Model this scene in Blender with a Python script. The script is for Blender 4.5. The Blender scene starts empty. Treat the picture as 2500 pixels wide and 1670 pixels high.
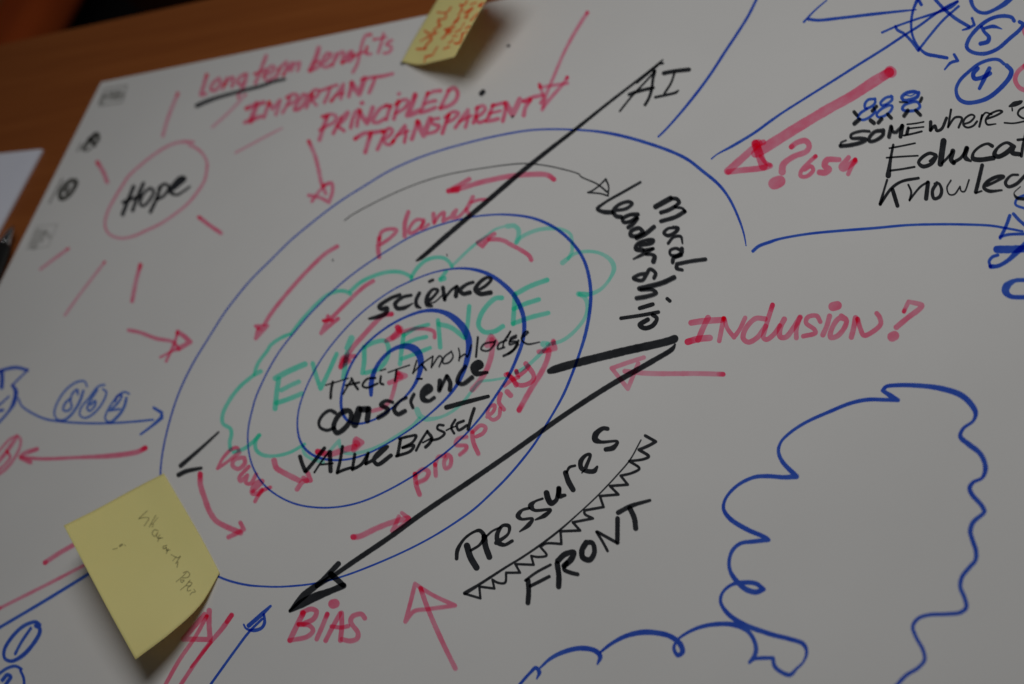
import bpy, math, random
import numpy as np
from mathutils import Vector, Matrix, noise
from mathutils.bvhtree import BVHTree

S = bpy.context.scene
C = S.collection
random.seed(7)

# ------------------------------------------------------------------ camera
F_PX, H_PX, PHI, Z0 = 4860.0, 4246.0, math.radians(37.0), 0.841   # focal length and horizon in photo pixels
DELTA = math.atan(H_PX / F_PX)
fwd = Vector((0, math.cos(DELTA), -math.sin(DELTA)))
up0 = Vector((0, math.sin(DELTA), math.cos(DELTA)))
rt0 = Vector((1, 0, 0))
CR = math.cos(PHI) * rt0 - math.sin(PHI) * up0
CU = math.sin(PHI) * rt0 + math.cos(PHI) * up0
CAM = -fwd * Z0
cam_data = bpy.data.cameras.new('camera')
cam = bpy.data.objects.new('camera', cam_data)
C.objects.link(cam)
m = Matrix((CR, CU, -fwd)).transposed().to_4x4()
m.translation = CAM
cam.matrix_world = m
cam_data.sensor_width = 36
cam_data.lens = 36 * F_PX / 2500
cam_data.clip_start, cam_data.clip_end = 0.02, 50
cam_data.dof.use_dof = True
cam_data.dof.focus_distance = 0.787
cam_data.dof.aperture_fstop = 8.6
cam_data.dof.aperture_blades = 0
S.camera = cam

# where a photo pixel lies on the table
K = 640 / 2345
OX, OY = (0, 620, 1240, 1860), (0, 414, 828, 1242)

def ray(px, py):                       # photo pixel -> direction of sight
    return CR * ((px - 1250) / F_PX) - CU * ((py - 835) / F_PX) + fwd

def at(px, py, h=0.0):                 # photo pixel -> point on the level h above the table paper
    d = ray(px, py)
    return CAM + d * ((h - CAM.z) / d.z)

# ------------------------------------------------------------------ light
W = bpy.data.worlds.new('World')
S.world = W
W.use_nodes = True
W.node_tree.nodes['Background'].inputs[0].default_value = (0.95, 0.97, 1.0, 1)
W.node_tree.nodes['Background'].inputs[1].default_value = 0.025

def lamp(name, loc, target, size, power, col):
    d = bpy.data.lights.new(name, 'AREA')
    d.shape, d.size, d.size_y, d.energy, d.color = 'RECTANGLE', size[0], size[1], power, col
    o = bpy.data.objects.new(name, d)
    C.objects.link(o)
    o.location = loc
    o.rotation_euler = (Vector(target) - Vector(loc)).to_track_quat('-Z', 'Y').to_euler()
    return o
above = at(1850, 180)
lamp('ceiling_light', (above.x, above.y, 0.68), (above.x - 0.05, above.y - 0.02, 0), (0.44, 0.44), 2.2, (1.0, 0.985, 0.965))

S.view_settings.view_transform = 'Standard'
S.view_settings.look = 'None'
S.view_settings.exposure = 0
S.view_settings.gamma = 1
S.view_settings.use_curve_mapping = False
S.cycles.transparent_max_bounces = 40
S.cycles.use_denoising = True

# ------------------------------------------------------------------ pen strokes of the drawings (width  x,y x,y ...)
STROKES = """
= word red 1.0 00 | pink red handwriting reading Long term benefits
28 1850,670 1835,720 1815,790 1797,848 1838,838
24 1960,700 1905,745 1885,800 1915,812 1960,770 1975,725 1950,705
24 1990,795 2010,745 2030,700
24 2003,765 2050,705 2082,690 2087,720 2075,775
24 2190,665 2145,690 2125,740 2150,760 2190,715 2210,660 2195,720 2180,765 2150,820 2130,872
@ 01
26 110,498 75,590 40,680 12,745
22 5,662 60,640 105,625
22 85,675 150,650 188,605 158,590 112,640 92,700 120,718 185,685
24 200,690 218,645 232,605
24 212,650 250,590 292,552
24 262,672 285,620 302,585! 285,640 318,590 348,560 352,580 330,632! 350,590 385,565 408,560 405,590 388,632
36 580,430 560,500 530,570 500,630
24 500,632 560,608 592,568 570,545 528,582
24 600,580 655,535 690,485 655,478 612,540 612,592 650,600 695,572
24 702,585 722,520 735,480! 722,540 765,475 798,462 800,490 782,560
22 790,565 845,525 880,460 848,470 825,530 850,550 890,515 915,490
24 1045,308 1000,318 972,375 945,490 920,580 885,645
20 875,498 960,472 1010,452
22 1012,418 1002,480 1045,482
22 1160,300 1140,380 1110,472
20 1070,352 1120,345 1182,330
22 1235,360 1200,375 1185,400 1225,415 1230,440 1200,470 1162,475
= underline black 0.9 00 | black underline below Long term
34 1758,945 1850,905 1950,870,30 2150,815,28 2345,765,28 2440,730 2547,706,24
= sun_ray red 0.62 00 | -
24 1590,835 1530,980 1490,1090 1455,1215
= sun_ray red 0.5 00 | -
20 2195,845 2060,990 1900,1135
= sun_ray red 0.55 00 | -
22 2522,1145,16 2422,1195 2272,1275 2105,1365
= sun_ray red 0.8 00 | -
30 870,1450 925,1540 957,1625
= sun_ray red 0.7 10 | -
26 610,705,20 500,785 360,890
= sun_ray red 0.5 10 | -
20 935,825 800,1000 700,1130 580,1300
= sun_ray red 0.85 10 | -
26 1255,850,30 1220,980 1180,1175
= sun_ray red 1.0 10 | -
30 1780,425 1880,500 1975,565
= sun_circle red 0.75 00 | pink circle drawn round the word Hope
24 1728,1270 1640,1265 1560,1280,20 1470,1320,18 1350,1400,18 1250,1480,18 1150,1572,18 1100,1647 1020,1777 960,1897 938,1987 950,2057 1000,2107 1090,2129 1200,2107 1300,2062,20 1420,2007 1550,1922,20 1680,1817 1770,1707 1830,1607 1848,1517 1852,1460 1835,1410 1800,1360 1750,1320 1690,1295
= word black 1.0 10 | black handwritten word Hope
32 1195,150 1150,260 1095,400
30 1283,120 1230,240 1185,362
26 1098,292 1160,265 1250,240
26 1340,165 1280,220 1255,310 1280,325 1340,270 1375,190 1345,165
30 1435,155 1400,260 1345,380
26 1420,165 1470,130 1510,150 1470,230 1398,272
30 1530,188 1600,130,36 1650,80 1620,72 1545,145,34 1525,200 1580,226,22 1640,195 1698,152,18
= printed_logo grey 0.22 00 | faint grey printed logo at the sheet corner
70 965,860 1075,845
16 1135,765! 1090,915! 885,945! 935,800! 1135,765
40 925,870 905,915
24 1010,830 1005,880
24 1060,820 1045,880
= printed_logo grey 0.9 00 | dark printed logo second from the sheet corner
30 745,1335 790,1265 850,1200
28 815,1255 870,1195 880,1240 840,1290
30 800,1240 845,1300
14 770,1355 820,1320
10 690,1355 730,1280
= printed_logo grey 0.95 10 | round black printed logo
34 640,95 580,140 535,215 545,260 600,240 660,170 680,105 640,95
22 615,160 585,195 600,205
10 560,80 500,190 440,300
= printed_logo grey 0.16 10 | faint square printed logo
10 330,505! 515,490! 430,690! 240,712! 330,505
60 350,560 300,680
30 400,550 370,640
40 410,560 440,600
= word red 1.05 01 | pink red handwritten word IMPORTANT
32 -67,970 0,942 90,915
40 25,925 0,1000 -30,1085
30 -82,1095 0,1065 62,1040
26 135,912 112,980 90,1048
26 138,915 165,975! 235,895! 218,960 195,1025
26 322,880 288,950 255,1008
24 292,872 350,842 388,850 370,900 310,938
26 425,870 385,930 362,982 402,975 450,920 470,858 445,842 412,888
26 522,842 497,900 467,962
24 492,850 550,803 582,812 562,860 512,892! 560,942
24 600,810 680,780 742,760
26 682,785 660,850 630,915
26 690,903 750,830 800,752! 792,830 775,882
20 720,858 792,832
30 875,740 862,800 848,862
28 875,742,40 905,795 938,838! 965,770 990,700
26 962,712 1050,692 1150,680 1240,658
28 1082,695 1060,760 1030,828
= word red 1.05 01 | pink red handwritten word PRINCIPLED
32 655,1035 620,1140 585,1248
26 612,1042 690,1020 735,1040 715,1090 640,1130 588,1162
28 780,1050 740,1130 708,1192
26 775,1060 842,1000 820,1055 742,1122! 805,1168
28 905,1000 880,1070 865,1142
28 950,985 932,1050 920,1128
28 935,985,36 975,1050 1010,1098! 1040,1030 1062,962
30 962,922 970,918
28 1190,940 1130,968 1080,1040 1065,1088 1100,1095 1170,1060
28 1222,945 1200,1010 1185,1068
26 1292,840 1300,836
30 1292,905 1272,980 1250,1060
26 1268,932 1340,890 1378,898 1350,960 1268,1012
32 1442,848,38 1410,940 1370,1030! 1420,1015 1475,988
30 1555,832 1520,920 1495,1005! 1560,985 1622,960
28 1552,838 1610,815 1668,808
28 1528,925 1590,905 1625,900
28 1742,808 1702,890 1665,965
30 1735,808 1790,785 1822,830 1800,900 1740,945 1665,966
= word red 1.05 01 | pink red handwritten word TRANSPARENT
32 905,1240 980,1195 1060,1185 1150,1172
34 1045,1190 1020,1280 995,1360
30 1180,1180 1140,1260 1105,1335
28 1150,1180 1220,1148 1238,1172 1200,1225 1160,1248! 1175,1282 1215,1292 1250,1262
28 1240,1268 1290,1200 1350,1125! 1358,1200 1345,1272
22 1280,1212 1382,1170
32 1462,1088 1440,1160 1412,1243
30 1465,1090,42 1490,1150 1518,1210! 1545,1140 1575,1062
28 1652,1058 1592,1072 1602,1108 1655,1125 1630,1170 1558,1195
30 1742,1028 1712,1110 1685,1190
28 1710,1050 1780,1000 1828,1010 1790,1060 1728,1092
28 1800,1142 1850,1070 1915,982! 1910,1070 1890,1138
24 1840,1085 1942,1035
30 2000,958 1985,1030 1963,1098
28 1985,970 2050,945 2068,975 2020,1030 1985,1042
28 1990,1045 2005,1092 2070,1078
30 2140,938 2110,1010 2082,1082! 2130,1077 2182,1062
28 2130,945 2190,930 2240,918
24 2112,1012 2205,990
30 2250,922 2245,1000 2225,1082
32 2255,925,44 2285,980 2312,1022! 2345,960 2378,890
30 2412,905 2490,870 2585,850
32 2472,890 2428,960 2412,1030
= arrow red 0.75 02 | long pale red arrow pointing down to TRANSPARENT
28 710,110 620,250 510,450,24 410,680,26 340,850 312,960
26 285,780 400,762 532,742
28 530,690 500,740 420,830 330,940 305,980
28 282,755 300,810 318,870 292,920
= ink_dot black 1.0 01 | -
20 2270,410 2280,405
= ink_dot black 1.0 01 | -
38 2032,836 2050,818
= ink_dot black 1.0 02 | -
16 35,1045 45,1038
= ink_dot black 0.8 11 | -
14 703,808 706,806
= ink_dot black 0.8 11 | -
12 1725,758 1726,764
= ink_dot black 1.0 01 | -
20 1320,568 1345,562
= arrow red 0.85 01 | red arrow pointing down from PRINCIPLED
30 490,1262 545,1390 578,1520 600,1625 640,1727
28 620,1660 690,1635 702,1700 670,1807! 590,1765 490,1745
26 518,1797 560,1737 622,1660
= spiral blue 1.0 12 | thin to thick blue spiral winding in from the outer ring to the centre
22 2130,680,10 2115,580,16 2070,450,20 2010,310 1930,180,24 1830,80,26 1720,0,26 @02 1650,1450,26 1500,1370 1250,1280 1000,1210 800,1175,20 600,1160,16 400,1155,16 200,1163,16 0,1195,16 @01 2100,1230,15 1900,1280 1650,1350,14 1400,1440 1150,1560 @11 1000,140,14 850,230 650,370 500,490 330,630 150,810 @10 2272,955 @10 2180,1058,14 2085,1178 2000,1290 1920,1418 1835,1555 @20 1740,190,15 1620,430 1540,650 1480,880 1450,1030 1433,1215 1440,1330 1520,1520 @30 1780,480,15 1945,605,18 2100,660 2250,690 @31 0,690,16 200,700 360,690 540,670 780,610 1000,530 1250,425 1450,330 1650,220 1850,90,17 1975,0 @21 2100,1400,17 @22 -30,1262,18 120,1090 250,920 340,770 430,620 510,470,22 570,320 620,190 655,80 @12 670,1560,26 720,1350,28 743,1150,28 740,1050 720,930,26 680,800 600,680,26 480,560 350,480 200,425,20 0,402,18 @11 2200,400,16 2000,415,14 1800,455 1600,515 1400,600,13 1200,720 1000,850 850,960 700,1090 600,1190 500,1290 350,1470 270,1565 @21 200,150,14 100,330 0,560 @20 2270,580,14 2220,780 2215,920 2230,1050 2270,1170,16 2345,1290 @21 150,1360,16 260,1430 400,1485 520,1503 650,1510 800,1495 950,1460 1100,1400 1250,1325 1430,1220 1600,1100,16 1780,960 1950,790 2080,630,20 2180,480 2280,330,24 2338,200,26 @22 110,90,28 @12 130,1560,30 150,1400,34 140,1300 110,1220,38 50,1110,38 @11 2250,1040,34 2150,960,34 2030,905,28 1900,882,20 1780,885,16 1600,920,13 1430,985 1250,1070 1100,1170 950,1290 820,1420 700,1560 @21 620,150,13 530,300 450,470 400,620,14 385,760 400,890,18 440,970,22 520,1040 620,1075 730,1085,18 880,1070,16 1050,1010 1200,930,14 1350,840 1500,730,16 1650,600,18 1750,500,22 1830,390,28 1880,280,36 1915,150,46 1930,50,50 1920,-30,54 @11 1880,1420,60 1800,1330,52 1700,1270,36 1600,1255,30 1500,1265,24 1350,1320,20 1200,1400,18 1080,1490,18 @21 1010,35,18 950,100 870,220,18 810,370,20 780,500,22 775,600,26 790,680,26 830,740,26 900,765,20 1000,750,18 1100,710,16 1230,620 1370,500,18 1440,410,26 1485,300,38 1500,200,48 1485,125,62 1440,75,66 1370,52,44 1290,62,30 1200,115,28 1120,200,28 1070,290,34 1045,400,44 1045,460,52 1047,500,26
= line black 1.0 11 | long straight black line running up to AI
18 1455,815 1500,785,36 1700,612,42 1900,440 2100,270 2345,60 @02 230,1450,40 400,1315,36 600,1160,32 900,920,26 1190,695,22 1385,535,14
12 @02 1155,745 1230,680,16 1320,600,22 1355,570 1385,566
= word black 1.0 02 | black handwritten letters AI
18 1320,630 1240,720 1160,805 1100,870 1000,995
22 1310,640,34 1298,700,26 1285,800 1260,880 1226,938
44 1085,845,30 1110,835 1160,818 1230,800 1300,785,28
42 1395,655,36 1480,638 1620,622
20 1490,650 1460,740 1400,835
24 1318,870 1420,848 1500,828 1525,808,12
= arrow black 0.9 11 | thin black curved arrow pointing at Leadership
9 810,455 870,410 1050,310 1300,190 1550,95 1750,40 1990,-4 @02 120,1463,11 300,1475 480,1510 640,1560 @12 650,60,13 800,130,15 885,198,20
13 @12 815,145 875,85,18! 900,150,16 895,235,16! 830,215 715,205! 760,185 815,145
= line blue 1.0 02 | blue line running up to the top edge beside AI
22 2225,-10 2150,140 2050,300 1950,450 1800,680 1650,880 1500,1060,18 1400,1170,18 1345,1222,16
= arrow blue 1.0 02 | long blue arrow rising to the circled numbers
20 1820,1420,12 1870,1380 2000,1310,22 2200,1190 2345,1085 @03 180,1010,18 400,870 640,720,20 860,580 1100,430 1280,310 1400,235 1530,140 1650,60 1750,10
18 @03 1075,290 1200,235 1400,165 1600,100,22 1690,60,30 1750,15,20
36 @03 1195,235,24 1210,265 1270,300 1340,370 1400,450,26
20 @03 1402,445 1500,320 1620,180 1760,55
= arrow blue 1.0 03 | -
26 1390,-5 1350,100,22 1335,230,20 1355,340 1410,430 1470,480,28 1560,500 1655,517,26
24 1720,488 1752,542! 1690,560 1635,620,14
= arrow blue 1.0 03 | -
28 1550,-5 1640,90 1740,170 1850,235
22 1880,162 1900,222! 1850,250 1795,268,14
26 1400,-5 1425,40
= line blue 1.0 03 | -
12 580,0 470,95,14 375,195,18
24 415,170 500,180 700,160 1000,125 1250,98,18 1380,85,10
= numbered_circle blue 1.0 03 | circled number 5
30 2255,185 2235,155 2150,142 2050,165 1940,240 1850,350 1832,420 1870,460 1980,480 2100,440 2220,340 2310,260 2335,215 2305,195
24 1995,250 2070,235,30 2145,257,8
28 1965,240 1990,285 2030,330,34 2020,370 1955,390
= numbered_circle blue 1.0 03 | circled number 4
26 2165,570 2120,535 2060,530 1950,565 1850,640 1770,720 1737,800 1760,880,32 1820,915 1920,910 2030,870,34 2150,770,36 2220,680 2230,630 2190,585
34 1930,610 1890,660 1900,700 1960,695 2040,655
34 2035,610 1990,700 1945,790,26
= numbered_circle blue 1.0 03 | -
34 1865,-20 1885,50,28 1930,100 2000,115 2080,85 2160,40,40 2225,-15,40
= numbered_circle red 0.85 03 | red circle cut by the right edge
34 2360,580 2290,640 2265,710 2300,780 2365,812
30 2358,240 2345,275 2358,310
= arrow red 1.0 03 | broad red arrow pointing down to the question mark
70 1140,645 1000,730,76 800,860,70 600,970,72 300,1150,72 20,1325,76 -60,1372,60
80 1145,638 1155,645
64 @02 2215,1285 2235,1340 2262,1420 2285,1485
44 @02 2215,1305 2100,1410,54 1965,1530
42 @02 1970,1535 2100,1520 2280,1500,44 2345,1480
60 @02 2220,1285 2240,1280
40 @02 2285,1270 2270,1275
30 @03 -10,1400 30,1450 70,1475
= question_mark red 1.0 03 | broad red question mark before 654
38 262,1312 310,1275 390,1258,44 422,1300,40 400,1350 280,1400 190,1470,46 180,1535,54
88 108,1640 160,1618,80
= word red 1.05 03 | red handwritten number 654
36 480,1395,30 420,1450 350,1530 345,1572 400,1575 458,1520 440,1485 380,1515
36 690,1425 580,1430,44 560,1480 600,1510 570,1540 515,1540
34 775,1405 712,1490,44 725,1508 830,1440
32 835,1425 800,1490 770,1555
= stick_figure blue 1.0 03 | -
20 1010,882 950,890 920,930 925,965 970,955 1010,920 1012,880
20 940,970 880,1010 858,1050 900,1070 970,1040 1012,990 1000,960
= stick_figure blue 1.0 03 | -
20 1165,862 1110,870 1060,920 1070,940 1120,925 1165,885 1155,855
20 1130,940 1070,970 1025,1020 1040,1045 1090,1035 1150,990 1165,945 1110,940
= stick_figure blue 1.0 03 | -
26 1400,835 1370,818 1290,830 1250,870 1270,895 1340,885 1390,860 1402,825
22 1340,910 1270,940 1255,975 1300,990 1380,980 1412,950 1390,910 1330,908
8 1280,845 1330,855 1370,835
= figure_limbs black 1.0 03 | black arms and legs of the little figures
26 1025,948 985,990
30 825,1000 848,1028
34 870,1065 825,1105
34 972,1075 1000,1097
30 1070,1060 1040,1095
30 1125,1020 1155,1052
14 1230,910 1300,912
24 1430,872 1415,905
30 1305,985 1270,1035
30 1375,985 1415,1025
= word black 1.0 03 | black handwritten word SOMEwhere
22 960,1172 890,1170 800,1200 795,1230 880,1235,32 930,1245 890,1270 780,1297 702,1303
14 702,1295 705,1275 752,1252
34 1085,1165 1010,1175,28 960,1230 960,1260 1010,1255 1080,1205,30 1085,1160
32 1155,1130 1135,1222
26 1158,1132 1172,1178 1200,1180! 1258,1122
36 1255,1125 1240,1222
28 1310,1145 1295,1202
16 1300,1112 1380,1103 1447,1090
16 1310,1150 1380,1142 1447,1135
18 1270,1212 1360,1193 1430,1175
30 1510,1090 1508,1165
26 1508,1165 1548,1125 1565,1168 1605,1155 1652,1055
20 1692,980 1680,1050 1665,1138
20 1668,1130 1730,1050 1788,1055 1760,1140
18 1805,1110 1865,1088 1902,1040 1875,1025 1815,1062 1802,1115 1835,1140 1890,1125 1925,1085
20 1970,1030 1945,1132
16 1958,1065 2000,1008 2055,1022
18 2015,1062 2100,1030 2150,997 2120,988 2040,1022 2002,1075 2015,1112 2092,1108,12
= word black 1.0 03 | black handwritten word cut off at the right edge
38 2215,950,18 2260,930,44 2300,918,36 2325,905,12
14 2238,965 2240,990
18 2360,952 2305,980 2290,1020 2330,1055 2360,1060
16 2170,1098 2250,1102 2360,1082
= word black 1.0 03 | large black handwritten word beginning Educat
22 1175,1295 1160,1370 1145,1460,30 1130,1570,46
16 1140,1325 1250,1305 1370,1280
16 1115,1410 1250,1400 1395,1392
18 1150,1525 1250,1512 1365,1492
28 1555,1385 1500,1370 1425,1415 1402,1455 1440,1488,34 1520,1460,30 1560,1395,26 1500,1440,18
50 1625,1260 1615,1330 1605,1400 1597,1465
22 1610,1460 1660,1410 1705,1355
40 1708,1350 1693,1430 1715,1455
28 1715,1450 1780,1410 1835,1325
40 1832,1325 1815,1395 1825,1415 1868,1440,16
32 2060,1305 2020,1285,22 1950,1310 1890,1370 1888,1415,40 1940,1428 2070,1412
34 2255,1310 2190,1275,24 2110,1320 2080,1380,40 2110,1400 2180,1370 2245,1310! 2240,1365,40 2300,1378
20 2358,1190 2335,1300,26 2320,1395
22 2288,1250 2360,1243
= word black 1.0 13 | large black handwritten word beginning Knowled
26 1120,90,18 1090,190 1058,308,30
18 1060,305,24 1160,165 1250,105 1400,75
34 1168,178 1190,250 1212,322
28 1310,135,18 1335,200 1320,275
18 1320,270 1420,150 1488,108
36 1485,115 1468,258
28 1565,118 1525,190 1540,258 1590,240 1607,180 1580,122,20 1545,125
28 1690,95,14 1655,160 1675,220 1720,220 1772,150! 1782,190 1810,195 1853,90,14
32 1970,-40 1942,80 1912,200
16 1912,208 1965,190
24 2010,142 2100,100 2160,62,30 2110,60 2010,112 1985,160 2030,190 2145,183,16
20 2290,45 2230,50 2178,115,28 2200,150 2270,130 2360,45
18 2312,150,8 2255,210 2280,250,28 2360,262
= scroll_mark blue 1.0 13 | blue curled mark at the right edge
32 2365,220,20 2280,262 2268,310 2365,350
= arrow blue 1.0 12 | long curved blue arrow pointing right
20 2190,728,24 2240,685 2345,645 @13 150,620,18 400,575 700,545,20 1000,522 1300,495,18 1600,487 1850,490 2050,500 2200,525 2330,550
26 @13 2217,410 2180,510 2130,610
26 @13 2250,395 2300,450 2365,505
22 @13 2130,600 2200,580 2365,572
= letter blue 1.0 13 | broad blue letter at the right edge
58 2100,712 2200,712 2365,705
44 2365,660 2280,735 2200,810,30 2110,860 2045,865,36
24 2045,865 2032,820 2060,780 2110,762
= letter blue 1.0 13 | broad blue letter o at the right edge
30 2365,985 2260,992 2190,1040,60 2178,1085,56 2220,1130,34 2365,1140
= arrow red 0.95 20 | red arrow beside the sun pointing right
28 1150,-82 1250,-62 1400,-7 1550,25 1600,90
28 1590,-65,36 1650,-25 1700,22! 1620,70 1540,105,20 1435,160
24 1588,-60 1560,30 1530,100 1485,195
= star_mark blue 1.0 20 | blue spiky mark at the left edge
24 -20,290 80,260 150,252 245,275
14 245,278 180,340 110,410
24 110,412 140,460,34 125,560 80,640,18 -20,755
32 15,290 18,360 14,430
14 80,510 -15,595
22 -15,640 25,632
= arrow blue 0.9 20 | curved blue arrow beneath the circled 8 6 2
22 165,530,16 190,590 270,650 400,710 550,735 800,750 1000,748 1200,735 1370,718
24 1375,612 1445,655! 1445,700,30! 1350,780,18 1255,850,14
= numbered_circle blue 0.75 20 | circled number 8
16 778,420 755,375 690,380 590,450 510,570 485,660 505,710 560,725,20 630,680 710,560 745,460
17 695,490 692,450 650,480 630,550 640,605 600,640 565,630 580,575 625,530
= numbered_circle blue 0.75 20 | circled number 6
16 935,405 880,420 790,530 720,620 715,680 760,702 840,660 920,560 950,470 920,445
17 870,450 800,560 780,620 800,640 850,590 852,550 810,585
= numbered_circle blue 0.75 20 | circled number 2
16 1155,487 1110,470 1050,510 960,640 940,710 980,742,22 1060,680 1110,600 1130,525
17 1030,555 1050,505 1088,500 1060,560 980,637! 1070,622
= arrow red 1.0 20 | red arrow pointing left to the left edge
28 1300,970,36 1230,1005 1000,1040 700,1055,24 400,1068,24 250,1060 180,1050
32 330,980 200,1030 185,1060! 270,1098
= numbered_circle red 0.85 20 | red circled digit at the left edge
22 150,862 180,885 180,950 130,1060 50,1160 -20,1212
18 155,860 90,890 -20,1012
24 140,885,30 60,1000 -20,1100
22 60,1000 90,1050 50,1110 -20,1175
= tick_mark black 1.0 20 | two short black strokes above the lower sticky note
34 1955,828,14 1800,970,26 1615,1130,36
36 1595,1212 1660,1180 1800,1150,24
= arrow red 1.0 20 | curved red arrow leading down from the black strokes
32 1790,1205,40 1792,1300 1830,1420 1870,1530 1930,1620 2010,1668 2150,1728
32 2150,1640 2180,1697! 2120,1730 2042,1768
= word red 1.05 20 | small red handwritten word power
28 2140,1005 2120,972 2070,985 1990,1070,24 1945,1158! 2050,1085 2140,1012,34
32 2160,1058 2095,1080 2080,1130 2130,1160 2190,1110 2185,1060
30 2225,1140 2140,1240 2150,1270 2212,1218! 2200,1285 2240,1292 2292,1208
30 2260,1362 2325,1300 2348,1268 2300,1278 2256,1335 2254,1380 2290,1385 2345,1345
28 2345,1350 2310,1400 2280,1452
28 2312,1395 2355,1352 2418,1325
= arrow red 1.0 21 | short red arrow beside power
36 180,1085,42 200,1150 260,1190 400,1262
36 482,1200 505,1262! 440,1272 385,1342
40 445,1245 470,1265
= cloud_outline green 0.9 11 | scalloped green cloud outline around the spiral centre
28 @20 2060,985 2055,920 2070,850 2060,800 1995,755 1990,680 2050,550 2150,420 2270,320
28 @11 1770,865 1745,825 1700,792 1630,785 1540,810 1460,880 1410,960 1407,990,20
28 1410,960 1330,922 1230,912 1100,940 950,1010 860,1090
28 862,1112 830,1092 760,1085 660,1120 550,1210,24 430,1340,24 330,1470
26 320,1472 250,1500 150,1570 @21 120,100 40,210 @20 2280,285
34 @20 2280,312 2330,288
28 @20 2090,1010 2180,980 2260,920 2320,858
28 @21 45,858 12,920 20,990 80,1035 200,1042,24 320,1012 400,970 452,938
36 @11 1670,982 1700,972
26 @11 1722,905 1670,975
= cloud_outline green 0.6 11 | paler scallops of the green cloud
24 @21 435,950 450,1020 520,1072 620,1100
24 @21 680,1000 720,950 762,905! 770,960 800,1010 880,1022 1000,1000 1150,940 1300,850 1420,770 1480,705
30 @21 1458,630,40 1480,680 1530,710 1650,702,22 1780,640 1880,550 1950,460 2020,382 2130,365,18 2250,345
26 @22 70,300 150,255 250,170 330,85
44 @22 315,42 350,45
26 @12 350,1560 420,1550 500,1520 600,1440 690,1320 712,1220,32 690,1150 645,1118
40 @12 632,1112 700,1118
32 @12 640,1112 740,1110 840,1060,24 920,960 948,880,34 920,810 830,750,24 720,730 600,750 560,775 488,832,38
26 @12 575,655 572,730 540,795
24 @12 575,650 560,580 500,540 400,525,28 280,535 180,570 110,610 72,655
28 @12 75,650,34 95,590 90,530 50,500 0,505 @11 2250,505,18 2150,537 2080,590 1950,690,22 1770,862
= word green 0.95 21 | large green handwritten word EVIDENCE under the other writing
36 190,350,40 300,290 455,222
36 222,352 205,460 188,620
32 245,455 330,410 400,380
34 202,570 320,530 428,485
32 525,215 550,310 595,440! 650,330 740,130
44 872,-10 835,78
34 832,125 812,250 800,345
34 985,70 985,200 970,300
32 985,70 1080,25 1170,15 1200,60 1190,170 1120,260 1000,300
32 1338,-40 1330,20 1315,130 1305,222
28 1335,-35 1440,-97 1560,-132
28 1345,45 1440,2 1540,-22
28 1320,175 1440,130 1575,75
32 1645,-172 1655,-67 1665,70
34 1650,-137 1760,-107 1880,-17
32 1925,-297 1910,-137 1890,-17
34 2215,-372 2160,-367 2080,-297 2020,-197 2010,-117 2060,-67 2150,-72 2225,-117
34 @12 62,1110 55,1230 45,1378
34 @12 70,1110 200,1040 350,985
32 @12 50,1245 150,1200 275,1160
32 @12 45,1375 200,1320 360,1280
= word black 1.0 11 | black handwritten word science
26 1305,1118,30 1220,1150 1120,1225,36 1140,1245 1190,1238 1180,1280,40 1120,1312 1030,1332,18
28 1405,1122 1330,1140 1262,1200,36 1280,1238 1340,1235 1420,1195,8
30 1480,1102 1450,1165 1455,1215,34 1490,1235,14
24 1568,1000 1600,985
34 1540,1190 1600,1140,24 1645,1075 1600,1070,24 1548,1140,36 1550,1205,40 1590,1218,20
12 1560,1200 1620,1180 1685,1120
34 1690,1055 1705,1160
22 1700,1155 1770,1070 1815,1040
36 1815,1050 1805,1130
26 1960,1005 1900,1025 1842,1080,36 1870,1108 1930,1098
26 2000,1080 2080,1030 2122,975 2090,962 2020,1005,30 1980,1075,38 2020,1108 2115,1098
= word black 1.0 12 | black handwritten word Moral turned sideways
44 1320,330 1400,285 1455,255
28 1455,255 1510,262,34 1530,290 1490,328,22
34 1492,330 1430,362 1368,382
22 1500,335 1560,345 1582,372,28
34 1580,372 1500,420 1368,460
22 1495,518 1430,525 1395,565,30 1430,588 1500,555 1520,522 1480,514
24 1432,658 1480,602 1545,597 1560,658,14
28 1550,722 1500,702,24 1450,722 1452,758 1510,770,36 1552,740 1555,705
32 1548,760 1480,790 1472,828
32 1765,800 1650,815 1512,842! 1508,880 1558,895,24
= word black 1.0 12 | black handwritten word Leadership turned sideways
20 1185,110 1000,215 870,290 800,350,30 850,375,36 930,380
28 950,365 1060,345 1110,300 1080,285 990,312 942,370,36 965,412 1012,422
36 1160,398 1090,402,30 1025,440 1035,468 1090,462 1152,425
34 1155,435 1120,480 1075,515
34 1205,550 1175,522 1105,545 1095,585 1150,592 1210,560
36 1305,510 1230,570 1150,610
34 1180,672 1285,652 1298,630 1240,628,26 1155,662 1145,705,40 1200,718
26 1295,705 1225,745,34 1120,798,12
24 1215,718 1300,703
26 1235,755 1290,758 1310,775,40 1300,820
30 1305,968 1320,925 1270,888 1235,940 1200,988 1122,970 1170,938 1235,928
40 1485,962 1380,1010 1175,1062
30 1190,1072 1290,1072 1325,1100 1250,1130,36 1150,1148
36 1295,1205 1180,1240
32 1425,1155 1448,1175
32 1345,1275 1200,1302 1012,1330
34 1295,1300 1332,1330 1295,1395,40 1220,1418 1180,1390 1250,1342
= word red 1.0 12 | large red handwritten question INCLUSION
40 1640,1370,46 1740,1355 1905,1345
42 1790,1325 1740,1430 1700,1525
42 1608,1540,48 1700,1515 1805,1505
34 1928,1330 1910,1430 1890,1532
32 1935,1330 1960,1415 2022,1500! 2072,1430 2122,1325
38 2300,1335 2215,1332 2122,1430 2105,1510 2150,1543 2230,1502 2305,1400
36 @13 95,1210 60,1320 22,1450 12,1500 40,1520 110,1470 160,1395
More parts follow.
